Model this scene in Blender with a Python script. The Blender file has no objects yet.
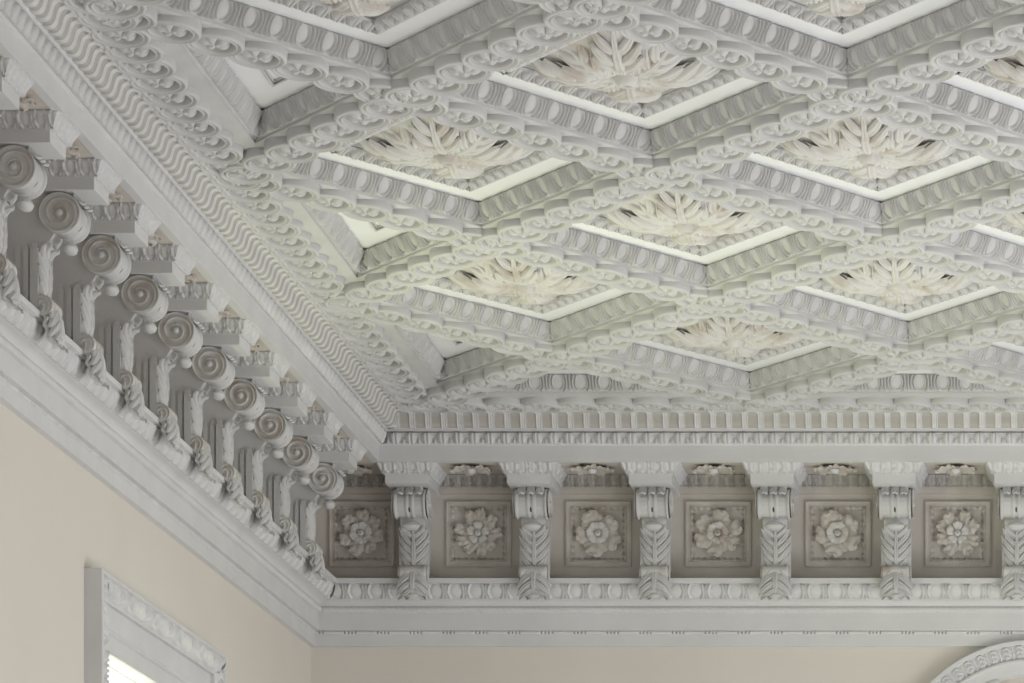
import bpy, math, random
import numpy as np
from mathutils import Matrix, Vector
random.seed(7)
PI = math.pi
COL = bpy.context.scene.collection
ZC = 1.6                      # eye height; all heights below are given above the eye
YW, XW = 16.92, -3.396        # back wall and left wall planes
F = 4050.0                    # focal length in pixels of the 1024 px frame

# ------------------------------------------------------------------ materials
def mat(name, col, col2=None, rough=0.6, scale=6.0, bump=0.0, bscale=120.0, lo=.35, hi=.7):
    m = bpy.data.materials.new(name); m.use_nodes = True
    nt = m.node_tree; b = nt.nodes['Principled BSDF']
    b.inputs['Roughness'].default_value = rough
    b.inputs['Specular IOR Level'].default_value = 0.25
    tc = nt.nodes.new('ShaderNodeNewGeometry')
    n = nt.nodes.new('ShaderNodeTexNoise'); n.inputs['Scale'].default_value = scale
    n.inputs['Detail'].default_value = 5
    nt.links.new(tc.outputs['Position'], n.inputs['Vector'])
    r = nt.nodes.new('ShaderNodeValToRGB')
    r.color_ramp.elements[0].position = lo; r.color_ramp.elements[1].position = hi
    r.color_ramp.elements[0].color = (*(col2 or [c*.93 for c in col]), 1)
    r.color_ramp.elements[1].color = (*col, 1)
    nt.links.new(n.outputs['Fac'], r.inputs['Fac']); nt.links.new(r.outputs['Color'], b.inputs['Base Color'])
    if bump:
        n2 = nt.nodes.new('ShaderNodeTexNoise'); n2.inputs['Scale'].default_value = bscale
        nt.links.new(tc.outputs['Position'], n2.inputs['Vector'])
        bp = nt.nodes.new('ShaderNodeBump'); bp.inputs['Strength'].default_value = bump
        bp.inputs['Distance'].default_value = .002
        nt.links.new(n2.outputs['Fac'], bp.inputs['Height']); nt.links.new(bp.outputs['Normal'], b.inputs['Normal'])
    return m
WHITE = mat('plaster_white', (.61, .607, .607), (.55, .545, .543), bump=.25)
FIELD = mat('plaster_field', (.80, .81, .83), (.77, .78, .80))
TRIMW = mat('plaster_trim', (.68, .68, .685), (.635, .635, .64), bump=.2)
GROUND = mat('plaster_beige_ground', (.62, .585, .54), (.57, .53, .485), rough=.7, scale=9)
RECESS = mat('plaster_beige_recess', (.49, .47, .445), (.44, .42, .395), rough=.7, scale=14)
ROSE = mat('plaster_rosette', (.645, .635, .618), (.50, .45, .40), rough=.65, scale=11, lo=.3, hi=.52)
CREAM = mat('wall_cream', (.70, .662, .61), (.68, .64, .588), rough=.8, scale=2.0, bump=.3, bscale=60)
WOOD = mat('floor_wood', (.42, .37, .32), (.34, .29, .25), rough=.5, scale=3)
FRZ = mat('plaster_frieze_relief', (.64, .615, .58), (.54, .495, .445), rough=.65, scale=13)
DARK = mat('hole_shade_dark', (.10, .085, .07), rough=.8)  # shade inside a drilled hole, put into the colour
def glassmat():
    m = bpy.data.materials.new('window_glass'); m.use_nodes = True
    b = m.node_tree.nodes['Principled BSDF']
    b.inputs['Roughness'].default_value = .02; b.inputs['Alpha'].default_value = .06; b.inputs['Base Color'].default_value = (.9, .95, 1, 1)
    return m
GLASS = glassmat()

# ------------------------------------------------------------------ mesh builder
class MB:
    def __init__(s): s.v = []; s.f = []; s.m = []; s.sm = []; s.n = 0
    def add(s, V, Fc, m=0, smooth=True):
        V = np.asarray(V, float).reshape(-1, 3)
        b = s.n; s.v.append(V); s.n += len(V)
        Fc = [tuple(int(i)+b for i in f) for f in Fc]
        s.f += Fc
        s.m += (list(m) if hasattr(m, '__len__') else [m]*len(Fc)); s.sm += [smooth]*len(Fc)
        return s
    def grid(s, P, m=0, smooth=True, cu=False, cv=False):
        P = np.asarray(P, float); n, k = P.shape[:2]
        Fc = []; ms = []
        arr = hasattr(m, 'shape')
        for i in range(n if cu else n-1):
            i2 = (i+1) % n
            for j in range(k if cv else k-1):
                j2 = (j+1) % k
                Fc.append((i*k+j, i2*k+j, i2*k+j2, i*k+j2))
                if arr: ms.append(int(m[i, j]))
        return s.add(P, Fc, ms if arr else m, smooth)
    def box(s, x0, x1, y0, y1, z0, z1, m=0):
        V = [(x, y, z) for x in (x0, x1) for y in (y0, y1) for z in (z0, z1)]
        return s.add(V, [(0,1,3,2),(4,6,7,5),(0,4,5,1),(2,3,7,6),(0,2,6,4),(1,5,7,3)], m, False)
    def xf(s, M):
        M = np.array(M); s.v = [v @ M[:3, :3].T + M[:3, 3] for v in s.v]; return s
    def build(s, name, mats, parent=None, loc=None):
        me = bpy.data.meshes.new(name)
        V = np.concatenate(s.v)
        me.from_pydata(V.tolist(), [], s.f)
        for m in (mats if isinstance(mats, (list, tuple)) else [mats]): me.materials.append(m)
        me.polygons.foreach_set('material_index', s.m); me.polygons.foreach_set('use_smooth', s.sm)
        me.update()
        o = bpy.data.objects.new(name, me); COL.objects.link(o)
        if parent: o.parent = parent
        if loc is not None: o.location = loc
        return o
def tag(o, label=None, cat=None, group=None, kind=None):
    if label: o['label'] = label
    if cat: o['category'] = cat
    if group: o['group'] = group
    if kind: o['kind'] = kind
    return o
def empty(name, loc=(0, 0, 0), rz=0, **k):
    o = bpy.data.objects.new(name, None); COL.objects.link(o)
    o.location = loc; o.rotation_euler = (0, 0, rz); o.empty_display_size = .05
    return tag(o, **k)
def copy_tree(o, parent=None):
    c = o.copy(); COL.objects.link(c); c.parent = parent
    for ch in list(o.children): copy_tree(ch, c)
    return c
ORD = ['first', 'second', 'third', 'fourth', 'fifth', 'sixth', 'seventh', 'eighth', 'ninth', 'tenth', 'eleventh', 'twelfth', 'thirteenth', 'fourteenth']

# ------------------------------------------------------------------ relief patterns  (q = position / pitch, t = 0..1 across)
def ss(a, b, x):
    x = np.clip((x-a)/(b-a), 0, 1); return x*x*(3-2*x)
def ridge(d, w): return np.exp(-(d/w)**2)
def fl(q): return q-np.floor(q)-.5          # -.5 .. .5, 0 at motif centre
def p_tongue(q, t):     # round-topped tongue outlined by a thin ridge, hollow inside, dart between
    x = fl(q)
    # top of tongue at t~.86 ; signed distance to a stadium outline
    yy = np.maximum(t-.68, 0)*1.5
    d = np.sqrt(x*x+yy*yy)
    body = ridge(d-.345, .050)
    dart = ridge(np.abs(x)-.5, .035)*ss(.97, .80, t)
    h = np.maximum(body, dart*.7)-.3*(d < .29)
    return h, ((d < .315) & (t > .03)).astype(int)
def p_egg(q, t):        # egg with shell and dart, egg hangs from the upper edge
    x = fl(q); y = (t-.54)/.50
    r2 = (x/.27)**2+(y/.90)**2
    egg = np.clip(1-r2, 0, 1)**.33*.40
    d = np.sqrt((x/.27)**2+(y/.95)**2)
    shell = ridge((d-1.42), .15)*1.0
    dart = ridge(np.abs(x)-.5, .045)*.9
    foot = 0
    return np.maximum(np.maximum(egg, shell), np.maximum(dart, foot)), None
def p_shell(q, t):      # flat egg with a raised rim, shell line and dart
    x = fl(q); y = (t-.56)/.52
    d = np.sqrt((x/.25)**2+(y/.88)**2)
    egg = .30*np.sqrt(np.clip(1-d*d, 0, 1))+.12*(d < 1)
    rim = ridge(d-1.02, .15)*.8
    shell = ridge(d-1.50, .15)*.95
    dart = ridge(np.abs(x)-.5, .042)*.9
    return np.maximum(np.maximum(egg, rim), np.maximum(shell, dart)), None
def p_leafdart(q, t):   # small leaf and dart with drilled gaps
    x = fl(q)
    w = .34*np.sqrt(np.clip(1-((t-.5)/.5)**2, 0, 1))+.02
    leaf = np.clip(1-(x/w)**2, 0, 1)**.5
    groove = ridge(x, .05)*.5
    dart = ridge(np.abs(x)-.5, .07)*ss(.55, .3, t)
    band = np.maximum(ss(.86, .95, t), ss(.14, .05, t))*.75
    return np.maximum(np.maximum(leaf-groove, dart*.8), band), None
def p_bead(q, t):
    x = fl(q); return np.sqrt(np.clip(1-(x/.405)**2-((t-.5)/.5)**2, 0, 1)), None
def p_acan(q, t):       # small upright acanthus repeat
    x = fl(q)
    w = .15+.27*np.sin(PI*np.clip(t, 0, 1))**.8*(1+.18*np.cos(t*2*PI*3))
    m = np.clip(1-(np.abs(x)/w)**3, 0, 1)
    v = .65+.35*np.cos(2*PI*(t*3-np.abs(x)*2.2))
    return m*v*(1-.5*ridge(x, .05))+.5*ridge(np.abs(x)-.5, .06), None

def p_fan(q, t):        # long leaf sprays with fanned ribs
    x = fl(q); w = .44*np.sin(PI*np.clip(t*.8+.15, 0, 1))
    env = np.clip(1-(np.abs(x)/w)**4, 0, 1)
    ribs = np.abs(np.cos(2*PI*(x*4.2+.55*t*np.sign(x))))
    curl = ridge(np.hypot((np.abs(x)-.46)/.06, (t-.5)/.45)-.8, .35)
    return np.maximum(env*(.15+.85*ribs)*np.sin(PI*np.clip(t, 0, 1))**.5, curl*.8), None

# ------------------------------------------------------------------ runs of moulding along the two walls
def prof_sample(prof, n):
    prof = np.array(prof, float)
    seg = np.r_[0, np.cumsum(np.hypot(*np.diff(prof, axis=0).T))]
    t = np.linspace(0, seg[-1], n)
    return np.c_[np.interp(t, seg, prof[:, 0]), np.interp(t, seg, prof[:, 1])], t/seg[-1]
def normals(P):
    d = np.gradient(P, axis=0); n = np.c_[d[:, 1], -d[:, 0]]
    return n/np.maximum(np.linalg.norm(n, axis=1), 1e-9)[:, None]
LEN = {'back': 4.4, 'left': 6.7}
def to_wall(side, s, d, z):
    z = z+ZC
    if side == 'back': return np.stack([XW+s, YW-d, z], -1)
    return np.stack([XW+d, YW-s, z], -1)
def relief_run(mb, side, prof, pat, pitch, amp, nt=12, per=14, m=0, shift=0.):
    P, t = prof_sample(prof, nt); N = normals(P); L = LEN[side]
    ns = int(L/pitch*per)+1
    s = np.linspace(0, L, ns)[:, None]*np.ones((1, nt)); T = np.ones((ns, 1))*t[None]
    h, mk = pat(s/pitch+shift, T); h = h*ss(0, .05, T)*ss(1, .95, T)
    d = P[None, :, 0]+N[None, :, 0]*h*amp; z = P[None, :, 1]+N[None, :, 1]*h*amp
    s = np.maximum(s, d)
    mm = mk if mk is not None else m
    return mb.grid(to_wall(side, s, d, z), mm)
def plain_run(mb, side, prof, m=0):
    P = np.array(prof, float)
    s = np.stack([P[:, 0], np.full(len(P), LEN[side])])
    return mb.grid(to_wall(side, s, np.stack([P[:, 0]]*2), np.stack([P[:, 1]]*2)), m, False)
def ovolo(a, b, k=.35, n=10):     # curved profile between two points, bulging outward by k
    a = np.array(a); b = np.array(b); t = np.linspace(0, 1, n)[:, None]
    n_ = np.array([b[1]-a[1], a[0]-b[0]]); return (a+(b-a)*t+n_*k*np.sin(PI*t)*.5).tolist()
def cyma(a, b, k=.22, n=14):
    a = np.array(a); b = np.array(b); t = np.linspace(0, 1, n)[:, None]
    n_ = np.array([b[1]-a[1], a[0]-b[0]]); return (a+(b-a)*t+n_*k*np.sin(2*PI*t)).tolist()
E = .0645
def build_trims(side, num0):
    r = 0
    def st(n, name, what):
        o = empty(f'trim_{n}'); tag(o, what, 'trim', kind='structure'); return o
    where = 'back wall' if side == 'back' else 'left wall'
    # architrave
    a = st(num0, 'a', f'white architrave with rope and bead lines low along the {where}')
    mb = MB(); plain_run(mb, side, [(0, 2.676), (.022, 2.678), (.022, 2.728)])
    plain_run(mb, side, [(.022, 2.741), (.040, 2.743), (.040, 2.812), (.050, 2.814), (.048, 2.838)])
    plain_run(mb, side, ovolo((.050, 2.838), (.082, 2.864), -.35)+[(.086, 2.866)])
    mb.build('architrave_fascia', TRIMW, a)
    # bead line: groups of four beads
    mb = MB()
    def p_group(q, t):
        g = np.floor(q) % 9; x = fl(q)
        on = g < 4
        return (.6-1.7*ridge(x, .16)*on)*np.sqrt(np.clip(1-((t-.5)/.5)**2, 0, 1)), None
    relief_run(mb, side, [(.022, 2.728), (.024, 2.741)], p_group, .0152, .009, 7, 10)
    mb.build('bead_line', TRIMW, a)
    mb = MB(); P = []
    L = LEN[side]; n = int(L/.004); s = np.linspace(0, L, n)
    for i in range(9):
        th = -PI/2+PI*i/8.
        rr = .011+.0035*np.abs(np.sin(PI*(s/.026)+th))
        d = .046+rr*np.cos(th); z = 2.826+rr*np.sin(th)
        P.append(to_wall(side, np.maximum(s, d), d, z))
    mb.grid(np.stack(P, 1)); mb.build('rope_moulding', TRIMW, a)
    # egg ledge
    e = st(num0+1, 'e', f'egg and dart ledge under the scroll brackets on the {where}')
    mb = MB(); relief_run(mb, side, ovolo((.084, 2.866), (.112, 2.922), .25), p_egg, .083, .015, 14, 20)
    mb.build('egg_moulding', TRIMW, e)
    mb = MB(); plain_run(mb, side, [(.112, 2.922), (.130, 2.924), (.130, 2.943), (.118, 2.945), (0, 2.945)])
    mb.build('ledge', TRIMW, e)
    # frieze ground
    f = st(num0+2, 'f', f'beige frieze ground between scroll brackets on the {where}')
    mb = MB(); plain_run(mb, side, [(.004, 2.944), (.004, 3.316)]); mb.build('frieze_ground', GROUND, f)
    mb = MB(); plain_run(mb, side, [(.004, 3.314), (.026, 3.316), (.026, 3.345)])
    mb.build('bed_fillet', GROUND, f)
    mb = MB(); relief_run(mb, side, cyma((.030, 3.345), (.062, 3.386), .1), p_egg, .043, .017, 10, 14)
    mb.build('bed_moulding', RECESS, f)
    # corona and upper mouldings
    c = st(num0+3, 'c', f'smooth projecting cornice band with fluted moulding above along the {where}')
    mb = MB(); plain_run(mb, side, [(.05, 3.388), (.312, 3.388)], 1); plain_run(mb, side, [(.312, 3.388), (.315, 3.384), (.345, 3.384), (.345, 3.449), (.352, 3.452), (.354, 3.458)])
    plain_run(mb, side, [(.372, 3.497), (.386, 3.499), (.386, 3.506), (.394, 3.512)])
    mb.build('corona', [TRIMW, GROUND], c)
    mb = MB(); relief_run(mb, side, ovolo((.354, 3.458), (.370, 3.497), .2), p_leafdart, E, .024, 14, 22)
    mb.build('leaf_moulding', TRIMW, c)
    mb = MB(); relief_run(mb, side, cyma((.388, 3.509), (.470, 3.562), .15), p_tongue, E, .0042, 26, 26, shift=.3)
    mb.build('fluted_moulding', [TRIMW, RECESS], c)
    mb = MB(); plain_run(mb, side, [(.472, 3.561), (.482, 3.562), (.484, 3.60)]); mb.build('top_fillet', TRIMW, c)
build_trims('back', 1)
build_trims('left', 5)

# ------------------------------------------------------------------ mouldings round a polygon
def offset_poly(pts, o):
    pts = np.array(pts, float); n = len(pts); out = []
    for i in range(n):
        a, b, c = pts[i-1], pts[i], pts[(i+1) % n]
        d1 = (b-a)/np.linalg.norm(b-a); d2 = (c-b)/np.linalg.norm(c-b)
        n1 = np.array([-d1[1], d1[0]]); n2 = np.array([-d2[1], d2[0]])
        out.append(b+o*(n1+n2)/(1+n1@n2))
    return np.array(out)
def poly_mould(mb, pts, prof, mapper, pat=None, pitch=.09, amp=0., nt=None, per=14, m=0, smooth=None):
    """pts counter-clockwise; prof = (inward offset, height towards the room)"""
    pts = np.array(pts, float); n = len(pts)
    if pat is None: P = np.array(prof, float); t = np.linspace(0, 1, len(P)); nt = len(P)
    else: P, t = prof_sample(prof, nt)
    N = -normals(P) if pat is not None else np.zeros_like(P)   # (-dh, do)
    for i in range(n):
        a, b = pts[i], pts[(i+1) % n]; L = np.linalg.norm(b-a); d = (b-a)/L; nn = np.array([-d[1], d[0]])
        def cot(p, q, r):
            u = (p-q)/np.linalg.norm(p-q); v = (r-q)/np.linalg.norm(r-q)
            th = math.acos(max(-1, min(1, float(u@v)))); return 1/math.tan(th/2)
        c0 = cot(pts[i-1], a, b); c1 = cot(a, b, pts[(i+2) % n])
        if pat is None:
            o = np.stack([P[:, 0]]*2); h = np.stack([P[:, 1]]*2)
            s = np.stack([P[:, 0]*c0, L-P[:, 0]*c1])
        else:
            om = float(P[:, 0].mean()); s0 = om*c0; s1 = L-om*c1
            cnt = max(1, round((s1-s0)/pitch)); pp = (s1-s0)/cnt
            ns = int(cnt*per)
            ext = .06+abs(c0)*.06
            extra = int(ext/pp*per)+1
            s = (s0+np.arange(-extra, ns+extra+1)/per*pp)[:, None]*np.ones((1, nt)); T = np.ones((len(s), 1))*t
            h0, mk = pat((s-s0)/pp, T); h0 = h0*ss(0, .05, T)*ss(1, .95, T)
            o = P[None, :, 0]+N[None, :, 0]*h0*amp; h = P[None, :, 1]+N[None, :, 1]*h0*amp
            s = np.clip(s, o*c0, np.maximum(L-o*c1, o*c0))
        q = a[None, None]+d[None, None]*s[..., None]+nn[None, None]*o[..., None]
        mb.grid(mapper(q[..., 0], q[..., 1], h), m, (pat is not None) if smooth is None else smooth)
    return mb
down = lambda a, b, h: np.stack([a, b, -h], -1)

# ------------------------------------------------------------------ leaves
def leaf(mb, L, W, path, lobes=4, cup=.15, vein=.006, M=None, nu=17, nv=34, thick=.004, m=0, root=.45, sharp=.38, fingers=None):
    """path(v) -> (r, h) in metres ; x across, y along, z height"""
    v = np.linspace(0, 1, nv); u = np.linspace(-1, 1, nu)
    r, h = path(v)
    env = (root+(1-root)*np.sin(PI*np.clip(v*.8+.08, 0, 1)))*np.sqrt(np.clip(1-v**5, 0, 1))
    fr = (v*lobes) % 1
    edge = 1-sharp*(1-np.sqrt(np.clip(1-(2*fr-1)**2, 0, 1)))
    edge[-1] = edge[-2]
    w = W/2*env
    U, V = np.meshgrid(u, v, indexing='ij')
    k = np.abs(U)**1.5
    wid = w[None]*(1-k+k*edge[None])
    tr = np.gradient(r); th = np.gradient(h); ln = np.hypot(tr, th)+1e-9
    nr, nh = -th/ln, tr/ln
    hh = -cup*W*U**2*env[None]+vein*np.cos(2*PI*(V*lobes-.75*np.abs(U)-.5))*np.abs(U)**.7-vein*1.0*ridge(U, .10)
    P = np.stack([U*wid, r[None]+nr[None]*hh, h[None]+nh[None]*hh], -1)
    mb2 = MB(); mb2.grid(P, m)
    Q = np.stack([U*wid*.96, r[None]+nr[None]*(hh-thick), h[None]+nh[None]*(hh-thick)], -1)
    mb2.grid(Q, m)
    ring = lambda A: np.concatenate([A[0], A[1:, -1], A[-1, ::-1][1:], A[::-1, 0][1:]])
    mb2.grid(np.stack([ring(P), ring(Q)]), m)
    if M is not None: mb2.xf(M)
    if fingers:
        mb3 = MB(); fw, fh = fingers[1], fingers[2]; pairs = fingers[0]
        def finger(side, v0, dv, wx, fw):
            sN = np.linspace(0, 1, 10)
            cx = side*wx*sN**.85; cv = v0+dv*sN**1.5
            tx = np.gradient(cx); ty = np.gradient(cv)*L; tl = np.hypot(tx, ty)+1e-9
            px, py = -ty/tl, tx/tl
            tap = fw*np.sin(PI*np.clip(.16+.82*sN, 0, 1))**.6
            c = np.linspace(-1, 1, 9)
            X = cx[:, None]+px[:, None]*tap[:, None]*c
            Vv = cv[:, None]+py[:, None]*tap[:, None]*c/L
            H = fh*(np.sqrt(1-c**2)-.45*ridge(c, .22))[None]*(.55+.45*np.sin(PI*sN))[:, None]-cup*W*(X/(W/2))**2*.8+.0
            Vc = np.clip(Vv, 0, 1)
            rr = np.interp(Vc, v, r)+(Vv-Vc)*L; h_ = np.interp(Vc, v, h); a = np.interp(Vc, v, nr); b = np.interp(Vc, v, nh)
            mb3.grid(np.stack([X, rr+a*H, h_+b*H], -1), m)
        for i in range(pairs):
            v0 = (i+.15)/(pairs+.5); wx = W/2*math.sin(PI*min(1, .28+.60*v0))
            for sd in (-1, 1): finger(sd, v0, min(.40, 1.15*wx/L), wx, fw*(1-.25*v0))
        finger(1e-6, .0, .99, .001, fw*.9)
        if M is not None: mb3.xf(M)
        o3 = mb2.n; mb2.v += mb3.v; mb2.n += mb3.n; mb2.f += [tuple(i+o3 for i in f) for f in mb3.f]; mb2.m += mb3.m; mb2.sm += mb3.sm
    off = mb.n
    for vv in mb2.v: mb.v.append(vv); mb.n += len(vv)
    mb.f += [tuple(i+off for i in f) for f in mb2.f]; mb.m += mb2.m; mb.sm += mb2.sm
    return mb
def dome(mb, R, H, c=(0, 0, 0), hole=0., n=20, k=8, up=1, m=0, sx=1, sy=1, lob=0, la=0):
    th = np.linspace(0, 2*PI, n, endpoint=False); r = np.linspace(0, 1, k)
    T, Rr = np.meshgrid(th, r, indexing='ij')
    h = np.sqrt(np.clip(1-Rr**2, 0, 1))*H
    if hole: h = h-H*.9*(1-ss(hole*.7, hole, Rr))
    rad = R*Rr*(1+la*np.cos(lob*T))
    return mb.grid(np.stack([c[0]+sx*rad*np.cos(T), c[1]+sy*rad*np.sin(T), c[2]+up*h], -1), m, cu=True)

# ------------------------------------------------------------------ medallion (overlapping disc of the ribs)
MR = .086
def medallion_meshes():
    n = 44
    rr = np.array([0.02, .15, .3, .48, .62, .67, .69, .73, .77, .79, .83, .88, .94, .98, 1.0, 1.0, .985])
    hh = np.array([-.024, -.024, -.024, -.024, -.024, -.022, -.006, .003, .003, -.006, -.006, .004, .004, .001, -.003, -.020, -.034])
    th = np.linspace(0, 2*PI, n, endpoint=False)
    T, R = np.meshgrid(th, rr, indexing='ij'); Hh = np.ones((n, 1))*hh
    disc = MB(); disc.grid(np.stack([MR*R*np.cos(T), MR*R*np.sin(T), -Hh], -1), cu=True)
    # lobed flower
    n = 60; k = 12
    th = np.linspace(0, 2*PI, n, endpoint=False); r = np.linspace(0, 1, k)
    T, R = np.meshgrid(th, r, indexing='ij')
    out = .62+.38*np.abs(np.cos(2.5*T))**.7*(1-.12*np.abs(np.sin(7.5*T)))
    h = .018*np.sin(PI*np.clip(R, 0, 1)**.8)*(.45+.55*np.abs(np.cos(2.5*T)))+.010*ridge(R, .18)-.004*ridge(R-.32, .08)
    h = h-.014*ss(.88, 1, R)-.002-.010*(1-np.abs(np.cos(2.5*T)))**2*R
    fl_ = MB(); fl_.grid(np.stack([MR*.68*R*out*np.cos(T), MR*.68*R*out*np.sin(T), .011-h], -1), cu=True)
    return disc, fl_
_d, _f = medallion_meshes()
med0 = _d.build('medallion', WHITE); flo0 = _f.build('flower', WHITE, med0)
ZR = 3.56+ZC
first_med = [True]
def put_medallion(parent, x, y, ang, tilt, dz=0):
    m = med0 if first_med[0] else copy_tree(med0)
    first_med[0] = False
    m.parent = parent
    m.rotation_euler = (Matrix.Rotation(ang, 3, 'Z') @ Matrix.Rotation(tilt, 3, 'Y')).to_euler()
    m.location = (x, y, .002+dz)
    return m

# ------------------------------------------------------------------ ceiling grid
A, B = .678, .845
X0, Y0 = -2.852, 16.385
NJ, NK = 5, 7
def node(j, k): return X0+A*j, Y0-B*k
def coffer_words(j, k): return f'{ORD[j//2]} coffer of {ORD[k]} row'
RL = math.hypot(A, B)
def rib_bar(L, hw=.084):
    mb = MB()
    # stepped soffit bar
    pr = [(-hw-.004, .045), (-hw-.004, .032), (-hw, .030), (-hw+.004, .028), (hw-.004, .028), (hw, .030), (hw+.004, .032), (hw+.004, .045)]
    P = np.array([[(0, a, z) for a, z in pr], [(L, a, z) for a, z in pr]])
    mb.grid(P, 0, False); return mb
def rib(j, k, dj, dk):
    x0, y0 = node(j, k); x1, y1 = node(j+dj, k+dk)
    ang = math.atan2(y1-y0, x1-x0)
    a = coffer_words(j, k+dk) if (j + k + dk) % 2 else ''
    b = coffer_words(j+dj, k)
    lab = f'rib between {a} and {b} from back wall'
    if k+dk < 0: return
    e = empty('medallion_rib', (x0, y0, ZR), ang, label=lab, cat='ceiling rib', group='diagonal medallion ribs of the ceiling')
    if 'bar' not in cache: cache['bar'] = rib_bar(RL).build('rib_bar', WHITE, e)
    else:
        c = cache['bar'].copy(); COL.objects.link(c); c.parent = e
    for i in range(7):
        dz = 0
        put_medallion(e, (i+.5)*RL/7, 0, 0, math.radians(-5 if dk > 0 else 5), dz=(-.003 if dk > 0 else .003))
cache = {}
for j in range(NJ):
    for k in range(NK+1):
        if (j+k) % 2 == 0:
            if k < NK: rib(j, k, 1, 1)
            if k > 0: rib(j, k, 1, -1)
# border ribs
def border(side, n, L, start, ang, lab):
    e = empty('medallion_rib', start, ang, label=lab, cat='ceiling rib')
    mb = MB()
    hw = .10
    P = np.array([[(s, a, z) for a, z in ((-hw, .05), (-hw, .030), (-.08, .027), (.08, .027), (.126, .03), (.130, .036), (.130, .05))] for s in (-.1, L)])
    if side == 'back': P[:, :, 1] *= -1
    mb.grid(P, 0, False); mb.build('rib_bar', WHITE, e)
    for i in range(n): put_medallion(e, .04+i*.1505, 0, 0, math.radians(-4 if side == 'left' else 5), dz=.001)
border('left', 41, 41*.1505, (X0-.005, Y0, ZR), -PI/2, 'long border rib of overlapping medallions beside the left wall cornice')
border('back', 26, 26*.1505, (X0, Y0-.0, ZR), 0, 'long border rib of overlapping medallions beside the back wall cornice')

# coffers
def rosette_leaf_path(L, rise, curl):
    def f(v):
        r = L*(v-.16*np.clip((v-.72)/.28, 0, 1)**2)
        h = rise*np.sin(PI*np.clip(v, 0, 1)*.62)**1.0 - rise*.35*v + curl*np.clip((v-.62)/.38, 0, 1)**2
        return r, h
    return f
def relief_path(L, rise):
    return lambda v: (L*v, .012*(1-v)+rise*np.sin(PI*np.clip(v, 0, 1)**.85)**.9)
def make_coffer(kind):
    e = empty('ceiling_coffer')
    if kind == 'full': pts = [(0, -B), (A, 0), (0, B), (-A, 0)]
    elif kind == 'left': pts = [(.040, -B+.05), (A, 0), (.040, B-.05)]
    else: pts = [(-A+.035, -.045), (0, -B), (A-.035, -.045)]
    mb = MB()
    poly_mould(mb, pts, [(.080, -.030), (.086, -.030), (.086, -.040), (.090, -.042)], down)
    poly_mould(mb, pts, ovolo((.090, -.042), (.124, -.100), -.10, 12), down, p_shell, .093, .021, 24, 40)
    mb.build('egg_moulding', WHITE, e)
    mb = MB(); poly_mould(mb, pts, [(.118, -.100), (.222, -.100)], down)
    mb.build('flat_border', FIELD, e)
    o1 = .222
    mb = MB()
    poly_mould(mb, pts, [(o1, -.100), (o1, -.093), (o1+.006, -.092), (o1+.008, -.096)], down)
    if kind == 'full':
        poly_mould(mb, pts, [(o1+.008, -.096), (o1+.044, -.116)], down, p_leafdart, .058, .020, 14, 26)
        o2 = o1+.046; z2 = -.118
    else: o2 = o1+.012; z2 = -.099
    poly_mould(mb, pts, [(o2-.004, z2), (o2, z2-.003), (o2, z2-.010)], down)
    mb.build('inner_frame', WHITE, e)
    ip = offset_poly(pts, o2-.001)
    mb = MB(); zz = -(z2-.008)
    mb.add([(p[0], p[1], zz) for p in ip], [tuple(range(len(ip)))[::-1]], 0, False)
    mb.build('recessed_panel', FIELD, e)
    if kind == 'full':
        r = MB(); dome(r, .040, .045, (0, 0, .085), hole=.42, n=28, k=12, up=-1)
        n = 24; th = np.linspace(0, 2*PI, n, endpoint=False)
        prof = [(.040, .086), (.052, .090), (.056, .100), (.050, .112), (.04, .134)]
        r.grid(np.array([[(a*math.cos(t), a*math.sin(t), z) for a, z in prof] for t in th]), cu=True)
        # carved mound under the leaves
        T, Rr = np.meshgrid(np.linspace(0, 2*PI, 64, endpoint=False), np.linspace(0, 1, 16), indexing='ij')
        edge = .93/(np.abs(np.cos(T))/.325+np.abs(np.sin(T))/.42)
        edge = np.minimum(edge, .27+.06*np.abs(np.sin(T)))
        hm = .016+.030*np.sin(PI*Rr**.85)**.9*(1+.22*np.cos(8*T)*Rr)-.012*Rr-.014*ss(.93, 1, Rr)
        r.grid(np.stack([edge*Rr*np.cos(T), edge*Rr*np.sin(T), .127-hm], -1), cu=True)
        ro = r.build('rosette', ROSE, e)
        # eight acanthus leaves, longer along the long diagonal
        for i in range(8):
            t = i*PI/4
            L = {0: .26, 1: .195, 2: .30, 3: .195}[i % 4]
            W = {0: .155, 1: .15, 2: .155, 3: .15}[i % 4]
            tt = t if i % 2 == 0 else math.copysign(1, math.sin(t))*math.atan2(abs(math.sin(t))*1.10, abs(math.cos(t))) if math.cos(t) > 0 else PI-math.copysign(1, math.sin(t))*math.atan2(abs(math.sin(t))*1.10, abs(math.cos(t)))
            M = Matrix.Rotation(tt-PI/2, 4, 'Z') @ Matrix.Translation((0, .030, .124)) @ Matrix.Diagonal((1, 1, -1, 1))
            lm = MB(); leaf(lm, L, W, relief_path(L, .050 if i % 2 == 0 else .040), lobes=4, cup=.12, vein=.004, M=M, nu=15, nv=26, root=.3, fingers=(4, .021, .020))
            lm.build('leaf', ROSE, ro)
            if i % 2 == 0:
                lm = MB(); M = Matrix.Rotation(tt-PI/2+PI/8, 4, 'Z') @ Matrix.Translation((0, .030, .106)) @ Matrix.Diagonal((1, 1, -1, 1))
                for q in range(2):
                    leaf(lm, .10, .07, relief_path(.10, .030), lobes=2, cup=.1, vein=.003, M=Matrix.Rotation(q*PI/4-PI/8, 4, 'Z') @ M, nu=9, nv=14, root=.4, fingers=(2, .012, .009))
                lm.build('small_leaf', ROSE, ro)
    return e
cof = {'full': make_coffer('full'), 'left': make_coffer('left'), 'back': make_coffer('back')}
used = set()
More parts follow.
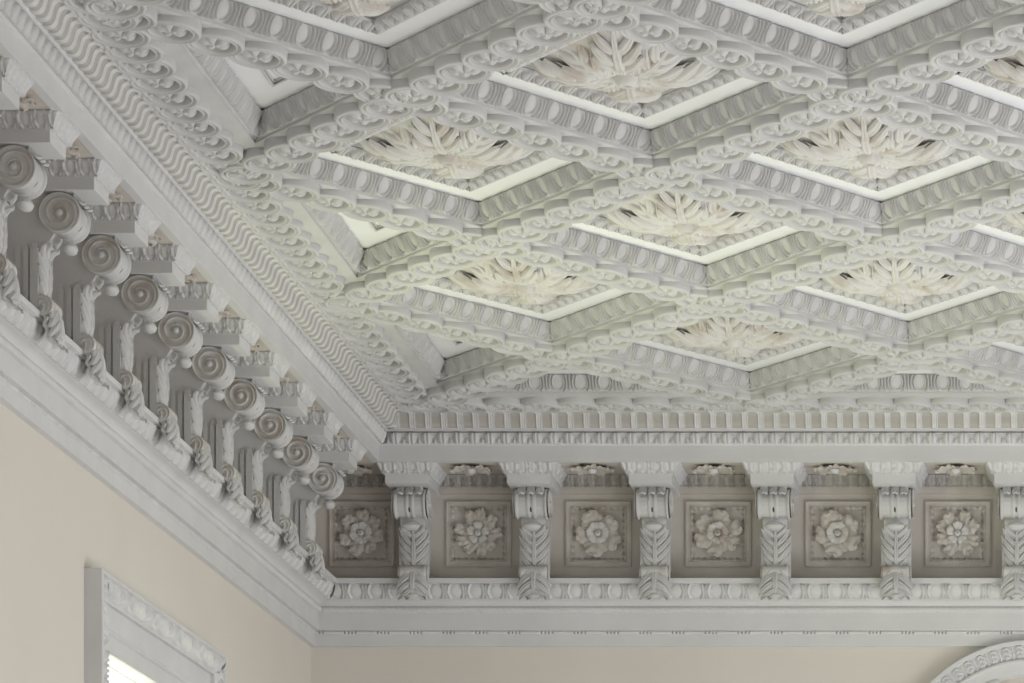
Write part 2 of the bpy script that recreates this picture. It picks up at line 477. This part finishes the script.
for k in range(NK+1):
    for j in range(NJ):
        if (j+k) % 2 == 0: continue
        kind = 'left' if j == 0 else 'back' if k == 0 else 'full'
        if kind in used: c = copy_tree(cof[kind])
        else: c = cof[kind]; used.add(kind)
        x, y = node(j, k); c.location = (x, y, ZR)
        look = {'full': 'diamond ceiling coffer with leafy rosette', 'left': 'half coffer with plain field by left border', 'back': 'half coffer with plain field by back border'}[kind]
        tag(c, f'{look}, {ORD[j//2]} in {ORD[k]} row from back wall', 'coffer', 'diamond coffers of the ceiling' if kind == 'full' else 'half coffers along the ceiling edge')

# ------------------------------------------------------------------ scroll brackets
def lathe_x(mb, prof, c, n=28, m=0, a0=0, a1=2*PI, smooth=True):
    """prof: (x, r) ; axis along x through (y, z) = c"""
    full = abs(a1-a0-2*PI) < 1e-6
    th = np.linspace(a0, a1, n, endpoint=not full)
    P = [[(x, c[0]+r*math.cos(t), c[1]+r*math.sin(t)) for x, r in prof] for t in th]
    return mb.grid(P, m, smooth, cu=full)
def spiral_disc(mb, c, R, x0, sgn, m=0, amp=.007, turns=2.6):
    n = 64; k = 26
    th = np.linspace(0, 2*PI, n, endpoint=False); r = np.linspace(0.02, 1, k)
    T, Rr = np.meshgrid(th, r, indexing='ij')
    ph = (1-Rr)*turns-T/(2*PI)*(1 if True else -1)
    f = (ph % 1)
    prof = ridge(f-.5, .20)                    # rounded fillet
    h = amp*prof*ss(0.12, .3, Rr)*ss(1.0, .93, Rr)+amp*1.3*np.sqrt(np.clip(1-(Rr/.2)**2, 0, 1))+amp*.9*ss(.90, .96, Rr)
    return mb.grid(np.stack([x0+sgn*h, c[0]+R*Rr*np.cos(T), c[1]+R*Rr*np.sin(T)], -1), m, cu=True)
def make_bracket():
    """x across, +y out from the wall, z = height above the eye"""
    e = empty('scroll_bracket')
    # cap
    mb = MB()
    fx, fy = .088, .300
    mb.box(-fx, fx, 0, fy, 3.302, 3.346)
    mb.box(-fx-.004, fx+.004, 0, fy+.004, 3.338, 3.3465)
    path = [(-fx, 0.03), (-fx, fy), (fx, fy), (fx, 0.03)]
    mb.build('cap_block', TRIMW, e)
    mb = MB()
    P, t = prof_sample([(0.002, 3.3465), (.010, 3.352), (.016, 3.366), (.026, 3.380), (.030, 3.3815), (.030, 3.3875)], 12); N = normals(P)
    def side(a, b, ext0, ext1, cnt):
        a = np.array(a); b = np.array(b); L = np.linalg.norm(b-a); d = (b-a)/L; nn = np.array([-d[1], d[0]])
        s = np.linspace(-.03*ext0, L+.03*ext1, cnt*14)[:, None]*np.ones((1, 12)); T = np.ones((len(s), 1))*t
        h, _ = p_egg(s/L*cnt, T); o = P[None, :, 0]+N[None, :, 0]*h*.012; z = P[None, :, 1]+N[None, :, 1]*h*.012
        s = np.clip(s, -o*ext0, L+o*ext1)
        q = a+d*s[..., None]+nn*o[..., None]
        mb.grid(np.concatenate([q, z[..., None]], -1))
    side((-fx, 0.03), (-fx, fy), 0, 1, 6); side((-fx, fy), (fx, fy), 1, 1, 4); side((fx, fy), (fx, 0.03), 1, 0, 6)
    mb.build('cap_moulding', TRIMW, e)
    # body : side silhouette extruded
    c = (.190, 3.238); R = .061
    sil = [(0, 3.303), (.20, 3.303)] + [(c[0]+.055*math.cos(a), c[1]+.055*math.sin(a)) for a in np.linspace(PI/2, -PI*.62, 12)]
    sil += [(.168, 3.176), (.150, 3.150), (.136, 3.12), (.128, 3.09), (.126, 3.04), (.126, 2.99), (.120, 2.945), (.06, 2.94), (0, 2.94)]
    mb = MB(); w = .050
    V = [(-w, a, b) for a, b in sil]+[(w, a, b) for a, b in sil]; n = len(sil)
    mb.add(V, [tuple(range(n)), tuple(range(2*n-1, n-1, -1))]+[(i, (i+1) % n, (i+1) % n+n, i+n) for i in range(n)], 0, False)
    # stepped vertical fillets on the flanks
    for d0, d1, ww in ((.052, .068, .054), (.078, .094, .057), (.100, .124, .062)):
        mb.box(-ww, ww, d0, d1, 2.955, 3.135); mb.box(-ww+.002, ww-.002, d0+.004, d1-.004, 3.135, 3.15)
    mb.build('body', WHITE, e)
    # volute
    mb = MB()
    pr = [(-.066, .058), (-.066, .062), (-.058, .063), (-.054, .058), (-.050, .0545), (-.036, .051), (-.022, .0535), (-.017, .058), (-.012, .060), (-.006, .0585), (0, .052)]
    pr = pr+[(-x, r) for x, r in pr[::-1][1:]]
    lathe_x(mb, pr, c, 36)
    vo = mb.build('volute', WHITE, e)
    mb = MB(); dome(mb, .010, .006, n=12, k=5); mb.xf(Matrix.Translation((0, .190+.052*math.cos(.62), 3.238-.052*math.sin(.62))) @ Matrix.Rotation(-PI/2-.62, 4, 'X') @ Matrix.Diagonal((.6, 1.3, 1, 1))); mb.build('painted_hole_shade', DARK, vo)  # dark raised cap paints the shade of a drilled hole
    for sx in (-1, 1):
        mb = MB(); spiral_disc(mb, c, R, sx*.064, sx, amp=.010); mb.build('spiral_face', ROSE, vo)
        mb = MB(); dome(mb, .013, .012, (0, 0, 0), n=14, k=5); mb.xf(Matrix.Translation((sx*.070, *c)) @ Matrix.Rotation(sx*PI/2, 4, 'Y')); mb.build('eye', WHITE, vo)
    # three curled drops between cap and volute
    for dx in (-.038, 0, .038):
        mb = MB()
        M = Matrix.Translation((dx, .232, 3.312)) @ Matrix.Rotation(-PI*.40, 4, 'X')
        leaf(mb, .05, .040, lambda v: (.058*v-.012*v**3, -.002+.022*v**2), lobes=2, cup=.15, vein=.003, M=M, nu=9, nv=12, thick=.006)
        mb.build('leaf_drop', WHITE, e)
    # acanthus rising up the front, tip rolled out under the volute
    def up(v): return .185*v-.018*np.clip((v-.8)/.2, 0, 1)**2, .006+.010*np.sin(PI*v)+.034*np.clip((v-.68)/.32, 0, 1)**2
    M = Matrix.Translation((0, .104, 2.975)) @ Matrix.Rotation(PI/2, 4, 'X') @ Matrix.Diagonal((1, 1, -1, 1))
    M = Matrix(((1, 0, 0, 0), (0, 0, 1, .122), (0, 1, 0, 2.975), (0, 0, 0, 1)))
    mb = MB(); leaf(mb, .19, .128, up, lobes=5, cup=.14, vein=.004, M=M, nu=15, nv=30, root=.62, sharp=.3, thick=.008, fingers=(5, .0125, .013))
    mb.build('acanthus_leaf', WHITE, e)
    mb = MB(); dome(mb, .021, .021, n=18, k=7, hole=0); dome(mb, .021, .021, n=18, k=7, up=-1)
    mb.xf(Matrix.Translation((0, .205, 3.146)) @ Matrix.Diagonal((1.9, 1.1, .9, 1))); mb.build('leaf_tip', WHITE, e)
    # lower scroll and foot leaf
    c2 = (.136, 2.962)
    mb = MB(); lathe_x(mb, [(-.056, 0.001), (-.056, .030), (-.048, .033), (-.03, .029), (0, .033), (.03, .029), (.048, .033), (.056, .030), (.056, 0.001)], c2, 20)
    for sx in (-1, 1): spiral_disc(mb, c2, .030, sx*.0565, sx, amp=.004, turns=1.5)
    mb.build('lower_scroll', ROSE, e)
    Mf = Matrix(((1, 0, 0, 0), (0, 0, 1, .140), (0, -1, 0, 2.985), (0, 0, 0, 1)))
    mb = MB(); leaf(mb, .15, .140, lambda v: (.142*v-.02*np.clip((v-.78)/.22, 0, 1)**2, .008+.026*np.sin(PI*v*.8)+.010*np.clip((v-.7)/.3, 0, 1)**2), lobes=3, cup=.16, vein=.004, M=Mf, nu=15, nv=24, root=.75, sharp=.30, thick=.010, fingers=(4, .014, .013))
    mb.build('foot_leaf', WHITE, e)
    mb = MB(); dome(mb, .030, .018, n=22, k=7); mb.xf(Matrix.Translation((0, .156, 2.862)) @ Matrix.Rotation(-PI/2, 4, 'X') @ Matrix.Diagonal((1, .62, 1.6, 1)))
    mb.build('foot_knob', WHITE, e)
    return e
br0 = make_bracket(); first = True
BX = [-2.944+.5*i for i in range(8)]
LY = [16.262-.5*i for i in range(11)]
for i, x in enumerate(BX):
    b = br0 if first else copy_tree(br0); first = False
    b.location = (x, YW, ZC); b.rotation_euler = (0, 0, PI)
    tag(b, f'white carved scroll bracket on the back wall, {ORD[i]} from the corner', 'bracket', 'scroll brackets along the back wall')
for i, y in enumerate(LY):
    b = copy_tree(br0); b.location = (XW, y, ZC); b.rotation_euler = (0, 0, -PI/2)
    tag(b, f'white carved scroll bracket on the left wall, {ORD[i]} from the corner', 'bracket', 'scroll brackets along the left wall')

# ------------------------------------------------------------------ frieze rosette panels (local: x across, z up from panel centre, -y to the room)
def wallmap(a, b, h): return np.stack([a, -h, b], -1)
def make_panel(var):
    e = empty('rosette_panel'); q = .137
    pts = [(-q, -q), (q, -q), (q, q), (-q, q)]
    mb = MB()
    poly_mould(mb, pts, [(0, .0), (0, .010), (.005, .012), (.009, .006), (.020, .006), (.022, .009)], wallmap)
    poly_mould(mb, pts, [(.022, .009), (.036, -.003)], wallmap, p_egg, .027, .011, 10, 14)
    mb.build('frame', FRZ, e)
    mb = MB(); ip = offset_poly(pts, .034); mb.add([(p[0], -.002, p[1]) for p in ip], [(0, 1, 2, 3)], 0, False)
    mb.build('ground', GROUND, e)
    W2 = Matrix(((1, 0, 0, 0), (0, 0, -1, 0), (0, 1, 0, 0), (0, 0, 0, 1)))   # local z -> -y, y -> z
    mb = MB()
    rnd = random.Random(var*13+5)
    n, L, W, rise = [(9, .098, .058, .030), (6, .100, .090, .026), (5, .095, .100, .034), (8, .098, .066, .024), (7, .096, .074, .034)][var]
    for i in range(n):
        t = 2*PI*i/n+rnd.uniform(-.12, .12)+var*.4
        M = W2 @ Matrix.Rotation(t-PI/2, 4, 'Z') @ Matrix.Translation((0, .010, .006+.004*(i % 2)))
        leaf(mb, L, W, rosette_leaf_path(L*rnd.uniform(.9, 1.05), rise, .010), lobes=3, cup=.12, vein=.005, M=M, nu=11, nv=18, thick=.004)
    ro = mb.build('rosette', FRZ, e)
    m2 = MB(); nn = 5+var % 3
    for i in range(nn):
        t = 2*PI*i/nn+.3
        M = W2 @ Matrix.Rotation(t-PI/2, 4, 'Z') @ Matrix.Translation((0, .002, .022))
        leaf(m2, .05, .046, rosette_leaf_path(.052, .026, .004), lobes=2, cup=.15, vein=.003, M=M, nu=9, nv=12, thick=.003)
    dome(m2, .014, .016, (0, 0, 0), hole=.3, n=14, k=7)
    k0 = len(m2.v)-1; m2.v[k0] = m2.v[k0] @ np.array(W2)[:3, :3].T+np.array((0, -.034, 0))
    m2.build('flower_heart', ROSE, ro)
    return e
pan = [make_panel(v) for v in range(5)]; pused = set()
looks = ['nine slim petals', 'six broad petals', 'five broad petals', 'eight ruffled petals', 'seven curled petals']
def put_panel(v, loc, rz, lab, grp):
    p = copy_tree(pan[v]) if v in pused else pan[v]; pused.add(v)
    p.location = loc; p.rotation_euler = (0, 0, rz); tag(p, lab, 'relief panel', grp)
PZ = 3.148+ZC
for i in range(8):
    v = [4, 0, 2, 1, 2, 3, 0, 1][i]
    put_panel(v, (-3.194+.5*i+.004*(i == 0)+(.008 if i == 0 else 0), YW-.004, PZ), 0, f'square panel with flower of {looks[v]}, back wall, {ORD[i]} from corner', 'rosette panels along the back wall')
for i in range(11):
    v = (i*2) % 5
    put_panel(v, (XW+.004, 16.56-.5*i-(.03 if i == 0 else 0), PZ), PI/2, f'square panel with flower of {looks[v]}, left wall, {ORD[i]} from corner', 'rosette panels along the left wall')
# soffit flowers between brackets
def make_soffit():
    e = empty('soffit_flower')
    mb = MB()
    for i in range(6):
        t = 2*PI*i/6+.26
        M = Matrix.Rotation(t-PI/2, 4, 'Z') @ Matrix.Translation((0, .008, -.004)) @ Matrix.Diagonal((1, 1, -1, 1))
        leaf(mb, .085, .075, rosette_leaf_path(.085, .016, .008), lobes=3, cup=.12, vein=.005, M=M, nu=11, nv=18, thick=.004)
    o = mb.build('petals', FRZ, e)
    mb = MB(); dome(mb, .020, .018, (0, 0, -.010), hole=.3, n=16, k=8, up=-1); mb.build('flower_heart', TRIMW, e)
    return e
so0 = make_soffit(); first = True
for i in range(8):
    s_ = so0 if first else copy_tree(so0); first = False
    s_.location = (-3.194+.5*i, YW-.21, 3.386+ZC); s_.rotation_euler = (0, 0, i*.5)
    tag(s_, f'leafy flower hanging under the cornice, back wall bay {ORD[i]} from corner', 'flower ornament', 'flowers under the back wall cornice')
for i in range(1, 11):
    s_ = copy_tree(so0); s_.location = (XW+.21, 16.512-.5*i, 3.386+ZC); s_.rotation_euler = (0, 0, i*.4)
    tag(s_, f'leafy flower hanging under the cornice, left wall bay {ORD[i]} from corner', 'flower ornament', 'flowers under the left wall cornice')

# ------------------------------------------------------------------ room shell
def slab(name, x0, x1, y0, y1, z0, z1, m):
    mb = MB(); mb.box(x0, x1, y0, y1, z0, z1); return tag(mb.build(name, m), kind='structure')
slab('floor', XW-.3, 4.5, -1.5, YW+.3, -.12, 0, WOOD)
slab('ceiling', XW-.3, 4.5, -1.5, YW+.3, ZR+.160, ZR+.30, WHITE)
slab('wall_back', XW-.3, 4.5, YW, YW+.3, 0, ZR+.17, CREAM)
# left wall with three window openings
WZ0, WZ1 = .7, 2.105+ZC
wins = [(13.471, 14.794), (9.85, 11.17), (6.9, 8.22), (3.95, 5.27), (1.0, 2.32)]
mb = MB(); ys = [-1.5]+[v for a, b in sorted(wins) for v in (a, b)]+[YW]
for i in range(0, len(ys), 2): mb.box(XW-.10, XW, ys[i], ys[i+1], 0, ZR+.17)
for a, b in wins: mb.box(XW-.10, XW, a, b, 0, WZ0); mb.box(XW-.10, XW, a, b, WZ1, ZR+.17)
tag(mb.build('wall_left', CREAM), kind='structure')
slab('wall_right', 4.4, 4.7, -1.5, YW+.3, 0, ZR+.17, CREAM)
slab('wall_front', XW-.3, 4.5, -1.8, -1.5, 0, ZR+.17, CREAM)
# casings
lm = lambda a, b, h: np.stack([XW+h, a, b], -1)
for wi, (a, b) in enumerate(wins):
    w = empty(f'window_{wi+1}'); w['kind'] = 'structure'
    y0, y1, z0, z1 = a-.246, b+.246, WZ0-.246, WZ1+.246
    pts = [(y0, z0), (y1, z0), (y1, z1), (y0, z1)]
    mb = MB()
    poly_mould(mb, pts, [(0, 0), (0, .058), (.004, .062), (.014, .062), (.017, .054)], lm)
    poly_mould(mb, pts, [(.078, .040), (.086, .038), (.086, .022), (.162, .022)], lm)
    poly_mould(mb, pts, [(.174, .022), (.177, .016), (.232, .016)], lm)
    poly_mould(mb, pts, [(.242, .016), (.248, 0), (.248, -.035)], lm)
    mb.build('casing', TRIMW, w)
    if wi == 0:
        mb = MB(); poly_mould(mb, pts, [(.017, .054), (.078, .038)], lm, p_fan, .33, .024, 16, 90); mb.build('carved_moulding', TRIMW, w)
        mb = MB(); poly_mould(mb, pts, [(.161, .022), (.175, .022)], lm, p_bead, .022, .010, 7, 10)
        poly_mould(mb, pts, [(.231, .016), (.243, .014)], lm, p_bead, .018, .009, 7, 10); mb.build('bead_line', TRIMW, w)
    mb = MB(); yc = (a+b)/2
    for yy0, yy1, zz0, zz1 in ((a, a+.03, WZ0, WZ1), (b-.03, b, WZ0, WZ1), (a, b, WZ0, WZ0+.06), (a, b, WZ1-.004, WZ1), (yc-.03, yc+.03, WZ0, WZ1)):
        mb.box(XW-.07, XW-.037, yy0, yy1, zz0, zz1)
    mb.build('sash', TRIMW, w)
    mb = MB(); mb.box(XW-.068, XW-.062, a, b, WZ0, WZ1); mb.build('pane', GLASS, w)

# ------------------------------------------------------------------ arched crest at lower right on the back wall
af = empty('arched_frame', (-.373+.0, YW, 0), label='white carved arched door crest rising at the back wall under the cornice', cat='door surround')
def arch_pts(r, n=40, cz=0): return None
AC = (2.082)          # arch centre height above eye
def arch_sweep(mb, prof, pat=None, pitch=.05, amp=0., nt=None, per=12, m=0):
    if pat is None: P = np.array(prof, float); nt = len(P); t = np.linspace(0, 1, nt)
    else: P, t = prof_sample(prof, nt)
    N = -normals(P)
    leg = 2.3
    # path: up the left jamb, round the arch, down the right jamb, in terms of outer radius R0
    Rm = R0; Ltot = leg*2+PI*Rm
    s = np.linspace(0, Ltot, int(Ltot/pitch*per) if pat else 120)[:, None]*np.ones((1, nt)); T = np.ones((len(s), 1))*t
    hh = pat(s/pitch, T)[0] if pat else np.zeros_like(s)
    o = P[None, :, 0]+N[None, :, 0]*hh*amp; h = P[None, :, 1]+N[None, :, 1]*hh*amp
    r = R0-o
    th = np.clip((s-leg)/Rm, 0, PI)
    zz = np.where(s < leg, s-leg, np.where(s > leg+PI*Rm, -(s-leg-PI*Rm), 0))
    x = -r*np.cos(th); z = r*np.sin(th)+zz+AC+ZC
    mb.grid(np.stack([x, -h, z], -1), m, pat is not None)
R0 = .622
mb = MB(); arch_sweep(mb, [(0, 0), (0, .052), (.006, .060), (.020, .060), (.024, .054), (.024, .046)]); mb.build('outer_moulding', TRIMW, af)
mb = MB(); arch_sweep(mb, [(.024, .046), (.078, .036)], p_acan, .06, .022, 12, 18); mb.build('carved_band', TRIMW, af)
mb = MB(); arch_sweep(mb, [(.078, .038), (.082, .050), (.090, .052), (.094, .040), (.145, .040), (.150, .02), (.150, 0.0)]); mb.build('inner_moulding', TRIMW, af)
mb = MB()
th = np.linspace(0, PI, 40); V = [(0, -.004, AC+ZC)]+[(-.474*math.cos(t), -.004, AC+ZC+.474*math.sin(t)) for t in th]
mb.add(V, [(0, i, i+1) for i in range(1, 40)], 0, False); mb.add([(-.474, -.004, AC+ZC), (.474, -.004, AC+ZC), (.474, -.004, 1.4), (-.474, -.004, 1.4)], [(0, 1, 2, 3)], 0, False)
mb.build('shadowed_recess', GROUND, af)
mb = MB()
for sg in (-1, 1):
    P = []
    for i in range(60):
        f = i/59; a = PI*.5+f*3.2*PI; r = .105*(1-f)+.02
        cx, cz = sg*(-.15+r*math.cos(a)), .315+r*math.sin(a)
        P.append([(cx+sg*.022*math.cos(a)*math.cos(q), -.03-.02*math.sin(q), AC+ZC+cz+.022*math.sin(a)*math.cos(q)) for q in np.linspace(0, 2*PI, 9)[:-1]])
    mb.grid(np.array(P), cv=True)
mb.build('scroll_ornament', TRIMW, af)

# ------------------------------------------------------------------ light
sc = bpy.context.scene
w = bpy.data.worlds.new('sky'); sc.world = w; w.use_nodes = True
bg = w.node_tree.nodes['Background']; bg.inputs['Color'].default_value = (.93, .965, 1, 1); bg.inputs['Strength'].default_value = 2.0
def area(name, loc, tgt, sx, sy, power, col):
    l = bpy.data.lights.new(name, 'AREA'); l.shape = 'RECTANGLE'; l.size = sx; l.size_y = sy; l.energy = power; l.color = col
    o = bpy.data.objects.new(name, l); COL.objects.link(o); o.location = loc
    d = Vector(tgt)-Vector(loc); o.rotation_euler = d.to_track_quat('-Z', 'Y').to_euler(); return o
# daylight of tall windows in the long wall opposite, and of the windows in the left wall
area('window_daylight', (4.3, 13.0, 2.0), (-2.5, 13.5, 3.8), 5.5, 2.6, 250, (.94, .97, 1))
for (a, b), p in zip(wins[:2], (160, 15)):
    area('garden_light', (XW-.9, (a+b)/2, .9), (-.6, (a+b)/2-.2, 5.2), 1.6, 1.4, p, (.95, 1.0, .60))
area('floor_bounce_fill', (1.0, 13.0, .05), (.1, 13.4, 5.2), 2.6, 4.0, 205, (.96, .98, 1.0))  # added lamp at floor level, stands in for bounce up to the ceiling
area('bracket_frieze_fill', (.6, 5.5, .05), (-1.5, YW, 4.6), 4.0, 5.0, 190, (1, .975, .94))  # added fill lamp, brightens bracket flanks and frieze from the camera side

# ------------------------------------------------------------------ camera : view camera with shifted lens, horizontal, facing the back wall
cd = bpy.data.cameras.new('camera'); cam = bpy.data.objects.new('camera', cd); COL.objects.link(cam)
cam.location = (0, 0, ZC); cam.rotation_euler = (PI/2, 0, 0)
cd.sensor_fit = 'HORIZONTAL'; cd.sensor_width = 36; cd.lens = F/1024*36
cd.shift_x = -(1124-512)/1024; cd.shift_y = (1288-341.5)/1024
cd.clip_end = 100; cd.clip_start = .1
sc.camera = cam
vs = sc.view_settings; vs.view_transform = 'Standard'; vs.look = 'None'; vs.gamma = 1; vs.use_curve_mapping = False
vs.exposure = -.16
